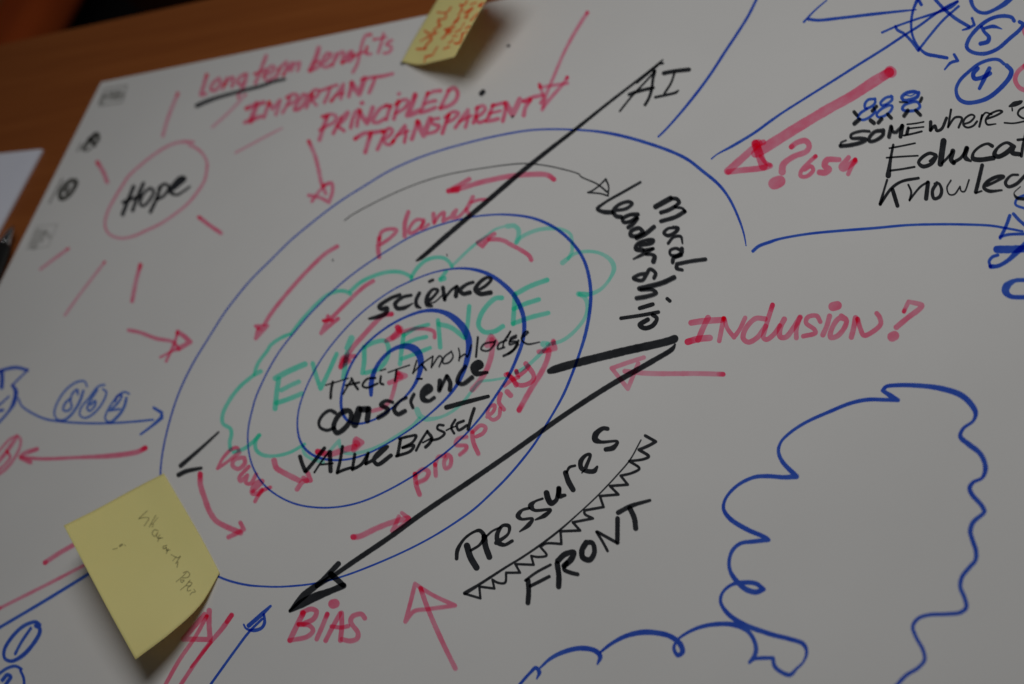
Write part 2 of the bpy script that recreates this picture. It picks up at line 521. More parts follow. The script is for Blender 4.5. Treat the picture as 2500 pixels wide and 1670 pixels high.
40 @13 200,1338 160,1425 165,1495 210,1500 280,1420 342,1320
36 @13 340,1325 308,1420 308,1505
34 @13 522,1360 490,1308 410,1320 395,1370 470,1430 478,1460 370,1490
38 @13 605,1310 580,1400 545,1478
66 @13 635,1225 675,1215
38 @13 740,1335 690,1330 622,1430 615,1500 670,1490 740,1410 755,1345 710,1308
40 @13 838,1325 820,1420 800,1498
36 @13 855,1335 880,1420 912,1482 990,1450 1062,1380 1050,1315 1027,1285
32 @13 1270,1268 1312,1180! 1430,1215,40 1415,1240 1310,1320 1202,1410
70 @13 1165,1495 1185,1485
= arrow red 0.72 22 | pale red hollow arrow pointing left
36 1925,312 1700,306 1300,306 1150,297 1045,285
32 1215,162 1080,205 928,258! 1000,350 1072,442! 1110,350 1165,215
= arrow black 1.0 22 | long bold black arrow running down to BIAS
66 372,285,44 420,268,66 600,215 1000,115 1480,0 1505,-20,20
40 1495,45,16 1470,85,36 1300,190,44 900,420 500,680,40 0,1035 @21 1930,1270,42 1500,1560 @31 1200,262,42 900,465,40 720,590,36 560,690
44 @31 755,490 600,650,40 450,770,60 320,910,20
52 @31 690,585 795,680,44
50 @31 800,685 680,735 550,785,70 430,845 320,915,20
= word black 1.0 21 | black handwritten words TACIT knowledge
12 640,410 740,380 842,348
22 705,380 690,450 685,525
16 795,490 830,430 870,365
22 872,350 900,405 928,445
18 820,412 940,385
18 1085,345 1010,355 970,415 1010,432 1105,395
20 1135,330 1130,390 1155,402
12 1128,280 1178,265
12 1200,295 1300,260 1392,230
18 1275,270 1260,372
14 1455,190 1420,305
12 1422,300 1500,220 1600,150
18 1500,222 1538,272
14 1600,150 1585,252
14 1588,245 1660,148 1682,165 1655,245
14 1765,108 1700,160 1690,212 1740,208 1780,155 1765,105
14 1830,80 1840,140 1832,190
14 1835,165 1890,132 1905,158 1945,50
18 2002,-20 1985,155
16 2150,22 2060,40 2030,88 2090,102 2142,55 2160,10
16 2260,5 2190,40 2180,85 2240,70
14 2295,-72 2235,20 2225,70
16 2345,-20 2290,10 2285,45 2340,30
18 2365,10 2310,105 2230,148
16 @12 75,1480 25,1505 20,1535 75,1535 90,1555
18 @12 90,1560 60,1600 0,1645
16 @12 122,1505 180,1450 155,1448 120,1515 170,1557 285,1540,8
14 @12 20,1445 -5,1500
= word black 1.0 21 | black handwritten word conscience
34 725,655 680,635,26 620,670 580,740 590,785 650,812 720,790
40 835,635 760,675 712,780 740,835 815,790 868,700 855,640 800,638
60 940,625 900,760
50 960,625 1010,625
46 1025,620 1012,725
26 1240,562 1180,548 1135,585,36 1200,625 1180,655 1110,700
26 1360,520 1300,555,20 1252,625,36 1285,668 1350,640
28 1430,490 1402,555 1420,608
34 1515,500 1585,440 1560,415,40 1510,465,46 1510,530 1560,550,28 1612,520
38 1662,370 1655,455
26 1665,445 1722,325
36 1728,330 1755,390 1750,450
30 1890,240 1835,315 1820,380,36 1865,398 1950,340
32 1965,285 2035,235,44 2010,205,44 1960,250,50 1985,305 2085,298,26
18 1462,355 1502,355
= dash black 1.0 21 | thick black dash beneath conscience
42 1722,610 1850,575 2095,512,30
= word black 1.0 21 | black handwritten words VALUE BASED
36 412,1050 430,1110 458,1180
32 462,1185 540,1090 630,975
18 540,1192 600,1100 660,1020
38 678,1010 682,1100 685,1180
18 600,1122 705,1110
28 792,960 772,1080 745,1195
26 745,1195 800,1170 865,1150
28 902,1030 890,1100 880,1165
28 880,1165 960,1120 1022,1020
24 1022,1020 1000,1115
28 1000,1115 1080,1070 1195,960 1130,995 1072,1080,36 1105,1120 1225,1040
28 1310,900 1285,1040
24 1300,890 1390,868 1450,862 1420,920 1330,970
26 1330,970 1430,950 1400,1000 1275,1045
22 1450,995 1500,900 1552,820
28 1555,830 1590,885 1570,930 1535,965
16 1510,925 1595,880
22 1695,770 1650,768 1640,800 1705,840 1660,885 1590,905
14 1720,815 1760,795 1800,780
22 1800,720 1765,790 1790,842
24 1875,730 1815,760 1830,812 1905,770
28 1970,620 1940,710 1915,805
= word red 1.0 11 | pink red handwritten word planet
34 1120,612 1110,690 1118,780
28 1120,625 1140,560 1200,532 1275,540 1230,600 1130,672
28 1380,380,34 1350,480 1348,595
26 1522,450 1450,450 1388,530 1390,568 1460,540 1522,470
24 1512,460 1500,532 1562,490
32 1605,395 1610,475
26 1615,470 1660,405 1700,382 1690,460! 1790,400 1812,360 1780,390 1770,428 1830,420 1900,350
32 1958,245 1915,330 1900,360 1928,402
24 1945,292 2010,270 2092,265
= arrow red 0.95 12 | red arrow above planet pointing left
30 410,85,38 350,47 200,42 0,60 @11 2150,85 2000,120 1850,165 1740,190
34 @11 1925,85 1830,140 1740,190! 1820,190
40 @11 1780,180 1830,170
= arrow red 0.95 11 | long red arrow down the left of the spiral
24 745,685,30 640,750 480,900 300,1100 150,1290 90,1390
28 15,1400 120,1395! 70,1450 15,1510! 35,1430
30 40,1420 60,1425
= arrow red 1.0 11 | red arrow slanting down beside science
24 1065,995,30 980,1050 830,1190 680,1340
30 662,1310 650,1360 600,1462! 680,1390 752,1332
26 622,1350 700,1345
= arrow red 0.95 11 | red arrow curving down below science
28 1230,1290,36 1160,1300 1080,1370 980,1480 900,1568 820,1680 775,1760
34 @21 900,150 800,165 775,250! 850,190
40 @21 810,190 830,180
= arrow red 0.95 11 | short red hooked arrow in the spiral centre
28 1615,1500 1610,1450 1560,1427 1450,1420 1320,1452
44 1285,1410 1300,1455 1240,1500 1180,1530,30
40 1310,1420 1240,1500
= arrow red 1.0 12 | short red arrow at the green cloud top
32 208,805 190,770 120,720 0,655 @11 2250,640 2180,622 2100,622
30 @11 2150,572 2080,608 2000,652! 2042,685! 2100,615
= arrow red 0.85 21 | small red arrow pointing up by TACIT
30 1060,640 1150,610 1220,540 1258,420 1275,340
36 1282,300 1355,325! 1280,360 1210,388
44 1290,325 1310,330
= arrow red 1.0 21 | small red arrow above VALUE
34 570,1005,44 680,1025 800,990 900,960
38 915,890 965,920! 890,990! 905,900
44 915,925 925,935
= arrow red 0.85 21 | red arrow curving up past knowledge
28 1950,450,38 2010,380 2080,270 2120,150 2132,60 2125,0
44 2085,50 2160,30! 2120,-25! 2090,40
= arrow red 0.95 22 | red arrow beside prosperity pointing up
32 98,632,38 200,450 300,290 350,180 368,100
34 405,15 422,80! 340,100 275,110
30 410,20 320,105
= word red 1.0 21 | red handwritten word prosperity rising to the right
36 1440,1205 1450,1300 1480,1385
32 1445,1210 1510,1162 1560,1180 1540,1240 1458,1282
32 1620,1120 1625,1218
28 1620,1120 1650,1050 1705,1042
30 1740,1032 1700,1090 1712,1152 1752,1130 1758,1050 1720,1028
28 1900,870 1820,890 1802,940 1900,952 1895,980 1840,1030
34 1950,830 1962,920 2005,1020
30 1955,830 2030,770 2072,790 2050,840 1990,872
28 2085,695 2145,640 2152,590 2102,610 2092,680 2140,722 2192,690 2202,620
34 2205,490 2192,565 2235,628
40 2265,470 2295,502
38 2255,318 2310,350 2345,410
30 2240,415 2300,370 2365,340
34 @22 0,310 40,355 85,405 150,410 225,365 230,320 160,220,40
32 @22 75,285 92,322 150,285 185,240
= word black 1.0 31 | black handwritten word Pressures rising to the right
32 1812,445 1820,370,34 1880,270,22 1970,205 2020,195,34 2060,250,40 2020,320,22 1940,372
54 1905,330 1935,430 1990,525
50 2060,250 2070,330 2105,430
18 2075,250 2130,200 2205,165
34 2165,305 2275,220,22 2280,155,34 2225,150,26 2175,230,40 2185,300,44 2240,322,28 2310,287
30 @22 310,1425,20 240,1452 205,1490,50 235,1528,26 380,1525,24 330,1575,40 245,1615,12
30 @22 190,1510,24 125,1530 90,1580,46 120,1608,22 220,1605 185,1660,40 105,1720,12
50 @22 345,1375 360,1430 385,1465 430,1440,34 455,1340,40
44 @22 455,1335 460,1400 510,1395,24
46 @22 515,1195 540,1270 582,1345
22 @22 525,1190 550,1145 600,1130
32 @22 695,1150 735,1030,24 700,1035,26 652,1090,40 655,1150,40 705,1178 770,1178 798,1140,18
12 @22 660,1195 690,1165
34 @22 890,800 850,797 785,850,50 780,895,54 830,918,26 980,915,20 940,970,44 875,985,36
= front_line black 1.0 22 | toothed black line drawn between Pressures and FRONT
18 1190,900,12 1090,1080 980,1210 800,1400 620,1568 @32 450,200,18 250,350 100,450 0,510 @31 2000,685,24 1885,755,34
26 1228,862 1322,915! 1260,950 1172,988! 1258,1047 1220,1070,22 1085,1090! 1175,1155 1110,1195,22 1008,1220! 1072,1300! 912,1312! 988,1388! 822,1402! 855,1500! 685,1530! 685,1560 760,1602! 580,1637! 645,1710! 470,1717! 478,1830! 340,1827,20 290,1857! 345,1932 270,1947 207,1937! 230,2017! 65,2010! 108,2087! 0,2088,20 @31 2255,570! 2245,660 2180,660 2132,632! 2150,712! 2015,695! 2025,800! 1890,760
= word black 1.0 32 | black handwritten word FRONT
40 155,640,22 250,570 380,500
42 180,640 185,740 178,840
28 200,690 290,645 368,605
46 440,490 455,600 453,695
46 445,465 510,405 590,388,40 565,450,50 500,510,44
34 525,480 502,540 560,570 622,585
46 700,300 662,370 670,435 730,455 772,390,40 755,305 695,300
44 792,205,24 850,300 890,375
26 800,205 880,250 970,300
38 978,300 980,85
30 @22 985,1550,40 1100,1490,36 1270,1440,24
44 @22 1090,1510 1130,1600 1142,1690
= word red 1.0 31 | red handwritten word BIAS
40 440,930 380,1050 320,1175
36 430,925 510,895 558,915 535,980 440,1028
34 400,1032 490,1040 528,1085 480,1140 320,1175
34 655,940 610,1050 560,1165
70 705,850 725,845
34 640,1178 700,1060 770,935
36 782,930 785,1050 772,1175
30 692,1050 780,1060 842,1047
36 990,975 960,940 880,962 865,1010 930,1110 920,1160 860,1180 785,1165
= arrow red 0.9 31 | large red hollow arrow pointing up left of FRONT
36 1490,710 1550,880 1680,1180 1800,1425
30 1440,668 1400,830 1352,1008! 1430,915 1560,895 1798,862! 1600,770 1440,670
= arrow red 0.9 31 | short red arrow pointing at the bold black arrow
34 885,250,40 940,245 1100,170 1260,110 1380,80
30 1295,65 1265,140 1235,195! 1320,150 1390,85! 1322,35
= line red 0.9 30 | -
24 400,480,32 520,400 720,285
= line red 0.8 30 | -
24 -20,895 350,710 800,478
= line blue 1.0 30 | -
22 -20,1068 350,850 860,538
= numbered_circle blue 1.0 30 | circled number 1
26 355,1035 320,1010 220,1040 110,1140 38,1260 42,1335 100,1360 200,1310,30 300,1200 355,1100 350,1060 320,1045
22 275,1065 190,1190 135,1295
= numbered_circle blue 1.0 30 | circled number 2
22 -20,1480 70,1420 140,1405 190,1430
22 182,1445 210,1510 217,1600
28 20,1530 65,1482 95,1500 70,1540 30,1600
= arrow red 1.0 30 | red hollow arrow pointing up right of the lower sticky note
38 1872,910 1870,1030 1880,1170! 1640,1165! 1740,1050 1830,945
30 1850,960 1750,1140 1600,1360 1470,1590
= line red 1.1 30 | red line with a dark upper tip
36 2070,955 1980,1080 1870,1210,30 1760,1360 1605,1590
22 1890,1195 1710,1415
36 2072,950 2030,1010
= arrow blue 1.0 30 | small blue arrow pointing up left of BIAS
34 2225,1045 2345,940 2420,870,20
26 2180,1035,16 2200,1070 2270,1088,30 2340,1065,26 2366,1020 2360,945,20
20 2345,985 2225,1105 2100,1270 1870,1590
= cloud_outline blue 1.0 33 | large blue wavy cloud outline in the lower right
30 1195,1590 1290,1490 1400,1420 1455,1350 1440,1260 1380,1150 1350,1050 1400,980 1500,948 1650,942 1780,925,34 1828,880 1810,790 1775,700 1790,610 1860,520 1910,460,34 1915,380,38 1880,270 1864,200,38 1890,120 1990,30,30 @23 1988,1530,38 1960,1480 1880,1390 1858,1330,36 1890,1280,28 1970,1240,26 2000,1160,40 1980,1070 1940,1010 1850,940,44 1775,870,36 1800,800,26 1890,730,24 1912,660,38 1870,580,46 1780,500,48 1600,440,42 1400,415,36 1200,412,32 1110,425,30 1080,460,30! 1150,505,40 1218,545,30! 1100,542,30 950,540,32 800,570,30 600,650,28 400,740,26 260,830,24 170,920,22 148,1000,28 180,1090,34 310,1228,40! 200,1235,34 50,1225,34 @22 2200,1235,30 2050,1310,26 1950,1420,24 1927,1500,28 @32 1940,30,34 2000,100,38 2150,190,38 2300,255,34 2330,278,34! 2200,292,34 2080,310,30 2010,370,30 1978,470,28 1990,560,32 2040,640,40 2130,720,44 2220,745,44 2285,720,36! 2220,670,36 2100,660,36 2000,680,26 1920,750,24 1902,830,28 1960,930,36 2100,1030,44 2300,1105,38 @33 100,1128,38 250,1165,36 370,1210,36 400,1280,26 370,1370,18 310,1430,22 250,1485,36 150,1445,34 110,1400,34 100,1335,30! 0,1335,30 @32 2200,1345,26 2160,1375,24! 2215,1290,36 2210,1200,34 2150,1100,34 2030,1040,40 1900,1030,36 1750,1050,32 1620,1100,26 1510,1180,18 1485,1250,28 1520,1310,36 1560,1280,40 1540,1210,44 1450,1140,40 1330,1110,42 1200,1105,44 1050,1140,36 920,1210,28 830,1280,20
34 @32 800,1390,16 825,1320,40 780,1270,40 650,1247,40 500,1280,36 380,1340,28 290,1420,18
28 @32 258,1520,14 280,1460,34 250,1422,30 200,1465,24 80,1600,24
"""
NOTE_LOWER = """
# lower
= handwriting pencil 0.5 30 | faint pencil handwriting reading What are the Papers
7 1320,20 1285,50 1240,92! 1290,80 1332,86 1312,125 1290,155
7 1395,60 1365,110 1335,165! 1352,140 1372,138 1362,168
6 1412,80 1372,130
8 1415,198 1382,190 1362,222 1382,250 1412,215 1400,250 1415,262
8 1432,235 1412,268 1440,262
8 1455,262 1425,268 1412,295
8 1492,330 1460,338 1465,362 1488,345 1490,378 1505,362
7 1522,370 1500,378 1488,402
8 1532,412 1590,440 1615,425
7 1578,430 1545,468
8 1612,432 1572,492! 1590,478 1585,525
7 1668,572 1630,610 1575,655
8 1640,575 1672,562 1698,585 1685,612 1632,622
8 1645,640 1615,640 1625,662 1648,645
7 1702,640 1660,690 1615,728
8 1685,655 1718,665 1700,690 1668,690
8 1705,690 1678,712 1680,738 1708,730
8 1735,722 1748,745 1720,750 1700,772
16 1072,335 1092,322
6 1010,365 1050,355
5 1108,320 1125,335
"""
NOTE_UPPER = """
= handwriting notered 0.75 01 | red handwriting beginning What
18.3 1461,440 1508,439 1538,435
16.7 1527,433 1548,398 1574,370 1593,337 1569,328 1545,338
10.3 1545,338 1508,360 1489,370
16.7 1529,276 1559,297 1602,309 1634,290
14.3 1604,288 1620,262 1648,243 1665,234
19.9 1667,229 1651,201 1658,176
15.1 1658,176 1686,174 1714,164 1720,140
15.1 1644,110 1681,115 1714,117 1742,98 1765,66
11.1 1714,117 1720,145
10.3 1526,557 1532,524 1545,510
16.7 1534,508 1569,501 1583,496
11.9 1583,499 1606,487 1613,468 1644,417
15.9 1684,346 1709,323 1733,281 1742,257 1780,248
15.9 1709,262 1742,300 1770,272
13.5 1728,255 1761,281
10.3 1770,229 1803,246
18.3 1791,211 1822,173 1837,157
11.9 1794,201 1826,187
14.3 1831,136 1859,94 1871,84
16.7 1845,44 1868,49
14.3 1868,51 1897,30 1907,7
11.1 1854,51 1859,89
14.3 1700,440 1723,428 1748,421
11.9 1742,391 1784,356
12.7 1780,323 1819,323
13.5 1803,290 1850,265
8.8 1854,257 1887,201
18.3 1887,117 1925,96 1957,75
15.9 1887,162 1913,154
12.7 1939,43 1990,23
11.9 1897,150 1948,80
16.7 1798,389 1840,384 1858,351 1868,300
10.3 1871,300 1913,283
14.3 1897,255 1935,234
13.5 1941,187 1967,159 2014,112
23.9 2018,51 2051,40 2079,26
14.3 2018,61 2042,28
"""

# ------------------------------------------------------------------ helpers
def node_mat(name, rough=0.6):
    mt = bpy.data.materials.new(name)
    mt.use_nodes = True
    nt = mt.node_tree
    b = nt.nodes['Principled BSDF']
    b.inputs['Roughness'].default_value = rough
    return mt, nt, b

def tex_noise(nt, scale, detail=3, vec=None, rough=0.5):
    n = nt.nodes.new('ShaderNodeTexNoise')
    n.inputs['Scale'].default_value = scale
    n.inputs['Detail'].default_value = detail
    n.inputs['Roughness'].default_value = rough
    if vec is None:
        vec = nt.nodes.new('ShaderNodeTexCoord').outputs['Object']
    nt.links.new(vec, n.inputs['Vector'])
    return n.outputs['Fac']

def ramp(nt, fac, stops):
    r = nt.nodes.new('ShaderNodeValToRGB')
    el = r.color_ramp.elements
    while len(el) < len(stops):
        el.new(0.5)
    for e, (p, c) in zip(el, stops):
        e.position, e.color = p, (*c, 1)
    nt.links.new(fac, r.inputs['Fac'])
    return r.outputs['Color']

def bump(nt, b, fac, strength, dist):
    n = nt.nodes.new('ShaderNodeBump')
    n.inputs['Strength'].default_value = strength
    n.inputs['Distance'].default_value = dist
    nt.links.new(fac, n.inputs['Height'])
    nt.links.new(n.outputs['Normal'], b.inputs['Normal'])

def paper_mat(name, c0, c1, translucent=0.0, tcol=None, rough=0.75):
    mt, nt, b = node_mat(name, rough)
    col = ramp(nt, tex_noise(nt, 9, 4), [(0.35, c0), (0.65, c1)])
    nt.links.new(col, b.inputs['Base Color'])
    b.inputs['Specular IOR Level'].default_value = 0.25
    bn = nt.nodes.new('ShaderNodeMath')
    bn.operation = 'MULTIPLY_ADD'
    bn.inputs[1].default_value = 14.0                  # slow undulation of the sheet under a fine fibre grain
    nt.links.new(tex_noise(nt, 5, 1), bn.inputs[0])
    nt.links.new(tex_noise(nt, 1400, 3), bn.inputs[2])
    bump(nt, b, bn.outputs[0], 0.14, 0.0002)
    if translucent:
        tr = nt.nodes.new('ShaderNodeBsdfTranslucent')
        tr.inputs['Color'].default_value = (*tcol, 1)
        mx = nt.nodes.new('ShaderNodeMixShader')
        mx.inputs[0].default_value = translucent
        nt.links.new(b.outputs[0], mx.inputs[1])
        nt.links.new(tr.outputs[0], mx.inputs[2])
        nt.links.new(mx.outputs[0], nt.nodes['Material Output'].inputs['Surface'])
    return mt

INK = {'red': (1.04, 0.285, 0.44), 'blue': (0.05, 0.135, 0.74), 'green': (0.22, 0.93, 0.73),
       'black': (0.040, 0.043, 0.050), 'grey': (0.10, 0.10, 0.09), 'pencil': (0.14, 0.14, 0.15),
       'notered': (0.95, 0.10, 0.06)}
_inks = {}
def ink(col, dens):                    # marker ink: a clear dye film that tints the paper under it
    key = (col, round(dens, 2))
    if key in _inks:
        return _inks[key]
    mt = bpy.data.materials.new('%s_ink' % col)
    mt.use_nodes = True
    nt = mt.node_tree
    nt.nodes.remove(nt.nodes['Principled BSDF'])
    t = [c ** (dens * 0.5) for c in INK[col]]
    spread = {'red': 0.34, 'green': 0.3, 'blue': 0.16, 'black': 0.12}.get(col, 0.3)
    lo = [c ** (1 + spread) for c in t]
    hi = [c ** (1 - spread) for c in t]
    fac = tex_noise(nt, 95, 5, rough=0.62)
    c = ramp(nt, fac, [(0.28, lo), (0.72, hi)])
    tr = nt.nodes.new('ShaderNodeBsdfTransparent')
    nt.links.new(c, tr.inputs['Color'])
    nt.links.new(tr.outputs[0], nt.nodes['Material Output'].inputs['Surface'])
    _inks[key] = mt
    return mt

def link_mesh(name, verts, faces, mat, parent=None, smooth=False):
    me = bpy.data.meshes.new(name)
    me.from_pydata([tuple(v) for v in verts], [], faces)
    me.validate()
    if mat:
        me.materials.append(mat)
    if smooth:
        me.polygons.foreach_set('use_smooth', [True] * len(me.polygons))
    o = bpy.data.objects.new(name, me)
    C.objects.link(o)
    if parent:
        o.parent = parent
    return o

def empty(name, label, cat, loc=(0, 0, 0), rz=0.0, group=None):
    o = bpy.data.objects.new(name, None)
    C.objects.link(o)
    o.location = loc
    o.rotation_euler = (0, 0, rz)
    o['label'], o['category'] = label, cat
    if group:
        o['group'] = group
    return o

def box(verts, faces, x0, x1, y0, y1, z0, z1):
    n = len(verts)
    verts += [(x, y, z) for z in (z0, z1) for y in (y0, y1) for x in (x0, x1)]
    faces += [tuple(n + i for i in f) for f in ((0, 2, 3, 1), (4, 5, 7, 6), (0, 1, 5, 4), (2, 6, 7, 3), (0, 4, 6, 2), (1, 3, 7, 5))]

def bevel(o, w, seg=3):
    md = o.modifiers.new('bevel', 'BEVEL')
    md.width, md.segments, md.limit_method = w, seg, 'ANGLE'
    return o

# ------------------------------------------------------------------ pen strokes -> flat ink shapes
def parse(text):
    parts = []
    for line in text.strip().splitlines():
        line = line.strip()
        if not line or line[0] == '#':
            continue
        if line[0] == '=':
            head, label = line[1:].split('|')
            name, col, dens, reg = head.split()
            parts.append((name, col, float(dens), label.strip(), []))
            cur = reg
            continue
        if line[0] == '@':
            cur = line[1:].strip()
            continue
        tok = line.split()
        w = float(tok[0])
        reg, runs, pts = cur, [], []
        for t in tok[1:]:
            if t[0] == '@':
                reg = t[1:]
                continue
            corner = t.endswith('!')
            v = [float(a) for a in t.rstrip('!').split(',')]
            if len(v) > 2:
                w = v[2]
            p = (OX[int(reg[1])] + v[0] * K, OY[int(reg[0])] + v[1] * K, w * K * (1.15 if w > 16 else 1.08) * {'green': 1.1, 'black': 0.94, 'red': 1.06}.get(parts[-1][1], 1))
            pts.append(p)
            if corner:
                runs.append(pts)
                pts = [p]
        if len(pts) > 1 or not runs:
            runs.append(pts)
        
        parts[-1][4].append(runs)
    return parts

def sample(runs, step=1.6):
    out = []
    for pts in runs:
        P = np.array(pts, float)
        if len(P) == 1:
            out.append(P)
            continue
        keep = [0] + [i for i in range(1, len(P)) if abs(P[i, :2] - P[i - 1, :2]).sum() > 0.05]
        P = P[keep]
        n = len(P)
        if n == 1:
            out.append(P)
            continue
        if n == 2:
            k = max(2, int(np.hypot(*(P[1, :2] - P[0, :2])) / step) + 1)
            t = np.linspace(0, 1, k)[:, None]
            out.append(P[0] + (P[1] - P[0]) * t)
            continue
        E = np.vstack([2 * P[0] - P[1], P, 2 * P[-1] - P[-2]])
        d = np.maximum(np.hypot(*(E[1:, :2] - E[:-1, :2]).T), 1e-3) ** 0.5   # centripetal
        T = np.concatenate([[0], np.cumsum(d)])
        seg = []
        for i in range(1, n):
            t0, t1, t2, t3 = T[i - 1:i + 3]
            p0, p1, p2, p3 = E[i - 1:i + 3]
            k = max(2, int(np.hypot(*(p2 - p1)[:2]) / step) + 1)
            t = np.linspace(t1, t2, k, endpoint=(i == n - 1))[:, None]
            a1 = (t1 - t) / (t1 - t0) * p0 + (t - t0) / (t1 - t0) * p1
            a2 = (t2 - t) / (t2 - t1) * p1 + (t - t1) / (t2 - t1) * p2
            a3 = (t3 - t) / (t3 - t2) * p2 + (t - t2) / (t3 - t2) * p3
            b1 = (t2 - t) / (t2 - t0) * a1 + (t - t0) / (t2 - t0) * a2
            b2 = (t3 - t) / (t3 - t1) * a2 + (t - t1) / (t3 - t1) * a3
            c = (t2 - t) / (t2 - t1) * b1 + (t - t1) / (t2 - t1) * b2
            c[:, 2] = (p1[2] + (p2[2] - p1[2]) * (t[:, 0] - t1) / (t2 - t1))
            seg.append(c)
        out.append(np.vstack(seg))
    return out

def smooth(lines, sigma):              # even out the hand-set points of one long sweeping line
    L = np.vstack(lines)
    k = int(sigma * 3)
    w = np.exp(-0.5 * (np.arange(-k, k + 1) / sigma) ** 2)
    w /= w.sum()
    E = np.vstack([2 * L[0] - L[k:0:-1], L, 2 * L[-1] - L[-2:-k - 2:-1]])
    return [np.stack([np.convolve(E[:, c], w, 'valid') for c in range(3)], 1)]

def outline(lines, seed):
    """Union of round-tipped pen lines as a marching-squares mesh: (2D points, faces)."""
    A = np.vstack(lines)
    rmax = A[:, 2].max() / 2 + 2
    g = 0.75 if A[:, 2].min() < 4.2 else 1.1
    x0, y0 = A[:, 0].min() - rmax - g, A[:, 1].min() - rmax - g
    nx = int((A[:, 0].max() + rmax + g - x0) / g) + 2
    ny = int((A[:, 1].max() + rmax + g - y0) / g) + 2
    D = np.full((ny, nx), 9.0)
    for L in lines:
        s = 0.0
        for i in range(max(1, len(L) - 1)):
            a = L[i]
            b = L[min(i + 1, len(L) - 1)]
            s += math.hypot(b[0] - a[0], b[1] - a[1])
            r = a[2] / 2
            r *= 1 + 0.07 * noise.noise((s * 0.09, seed * 3.7, 0.3)) + 0.05 * noise.noise((s * 0.35, seed * 1.9, 5.3))
            R = r + 2.2
            i0 = max(0, int((min(a[0], b[0]) - R - x0) / g)); i1 = min(nx, int((max(a[0], b[0]) + R - x0) / g) + 2)
            j0 = max(0, int((min(a[1], b[1]) - R - y0) / g)); j1 = min(ny, int((max(a[1], b[1]) + R - y0) / g) + 2)
            X = x0 + g * np.arange(i0, i1)[None, :] - a[0]
            Y = y0 + g * np.arange(j0, j1)[:, None] - a[1]
            dx, dy = b[0] - a[0], b[1] - a[1]
            l2 = dx * dx + dy * dy
            t = np.clip((X * dx + Y * dy) / l2, 0, 1) if l2 > 1e-9 else 0.0
            d = np.hypot(X - t * dx, Y - t * dy) - r
            np.minimum(D[j0:j1, i0:i1], d, out=D[j0:j1, i0:i1])
    D[np.abs(D) < 1e-4] = 1e-4
    ins = D < 0
    cnt = ins[:-1, :-1].astype(int) + ins[1:, :-1] + ins[:-1, 1:] + ins[1:, 1:]
    vid, pts, faces = {}, [], []
    def gv(j, i):
        k = (0, j, i)
        if k not in vid:
            vid[k] = len(pts)
            pts.append((x0 + g * i, y0 + g * j))
        return vid[k]
    def ev(j, i, j2, i2):
        k = (1, j, i, j2, i2) if (j, i) < (j2, i2) else (1, j2, i2, j, i)
        if k not in vid:
            a, b = D[j, i], D[j2, i2]
            t = a / (a - b)
            vid[k] = len(pts)
            pts.append((x0 + g * (i + (i2 - i) * t), y0 + g * (j + (j2 - j) * t)))
        return vid[k]
    for j in range(ny - 1):
        row = cnt[j]
        i = 0
        idx = np.nonzero(row)[0]
        q = 0
        while q < len(idx):
            i = idx[q]
            if row[i] == 4:
                e = q
                while e + 1 < len(idx) and idx[e + 1] == idx[e] + 1 and row[idx[e + 1]] == 4 and e - q < 40:
                    e += 1
                top = [gv(j, k) for k in range(i, idx[e] + 2)]
                bot = [gv(j + 1, k) for k in range(i, idx[e] + 2)]
                faces.append(bot + top[::-1])
                q = e + 1
                continue
            q += 1
            cs = ((j, i), (j, i + 1), (j + 1, i + 1), (j + 1, i))
            poly = []
            for c in range(4):
                a, b = cs[c], cs[(c + 1) % 4]
                if ins[a]:
                    poly.append(gv(*a))
                if ins[a] != ins[b]:
                    poly.append(ev(*a, *b))
            if len(poly) > 2:
                faces.append(poly[::-1])
    return pts, faces

_layer = [0]
def draw(parts, parent, place, step_h=5e-6, base_h=6e-5):
    """One mesh for each written mark; every pen stroke lies a few microns above the one before."""
    for name, col, dens, label, strokes in parts:
        V, Fc = [], []
        todo = list(strokes)
        for runs in strokes:                              # ink pools where a wet felt tip first touches down
            w0 = runs[0][0][2]
            reach = math.hypot(runs[0][0][0] - runs[-1][-1][0], runs[0][0][1] - runs[-1][-1][1])
            if col == 'red' and w0 > 6.4 and reach > 2.2 * w0 and random.random() < (0.7 if runs is strokes[0] else 0.4):
                L = sample([runs[0]])[0]
                k = random.uniform(0.5, 1.5)
                for fr in (1.0, 0.62, 0.3):
                    n = max(2, min(len(L), int(w0 * k * fr / 1.6)))
                    q = L[:n].copy()
                    q[:, 2] *= 0.97
                    todo.append([[tuple(p) for p in q]])
        slots = []
        for si, runs in enumerate(todo):
            _layer[0] += 1
            h = base_h + (_layer[0] % 90) * step_h
            lines = sample(runs)
            if name == 'spiral':
                lines = smooth(lines, 11)
            pts, fcs = outline(lines, _layer[0])
            n = len(V)
            V += [place(x, y, h) for x, y in pts]
            Fc += [[n + i for i in f] for f in fcs]
            slots += [0 if si < len(strokes) else 1] * len(fcs)
        o = link_mesh(name, V, Fc, ink(col, dens), parent)
        if len(todo) > len(strokes):
            o.data.materials.append(ink(col, 0.38))
            if len(o.data.polygons) == len(slots):
                o.data.polygons.foreach_set('material_index', slots)
        if label != '-':
            o['label'] = label

# ------------------------------------------------------------------ the table and what is behind it
pc = at(247, 200.6)                                    # corner of the big sheet
ex = (at(1048.5, 35.5) - pc).normalized()              # along its top edge
ey = Vector((ex.y, -ex.x, 0))                          # down its left edge
RZ = math.atan2(ex.y, ex.x)
e1, e2 = at(87, 83), at(464, 0)                        # back edge of the tabletop
tx = (e2 - e1).normalized()
ty = Vector((tx.y, -tx.x, 0))
TRZ = math.atan2(tx.y, tx.x)

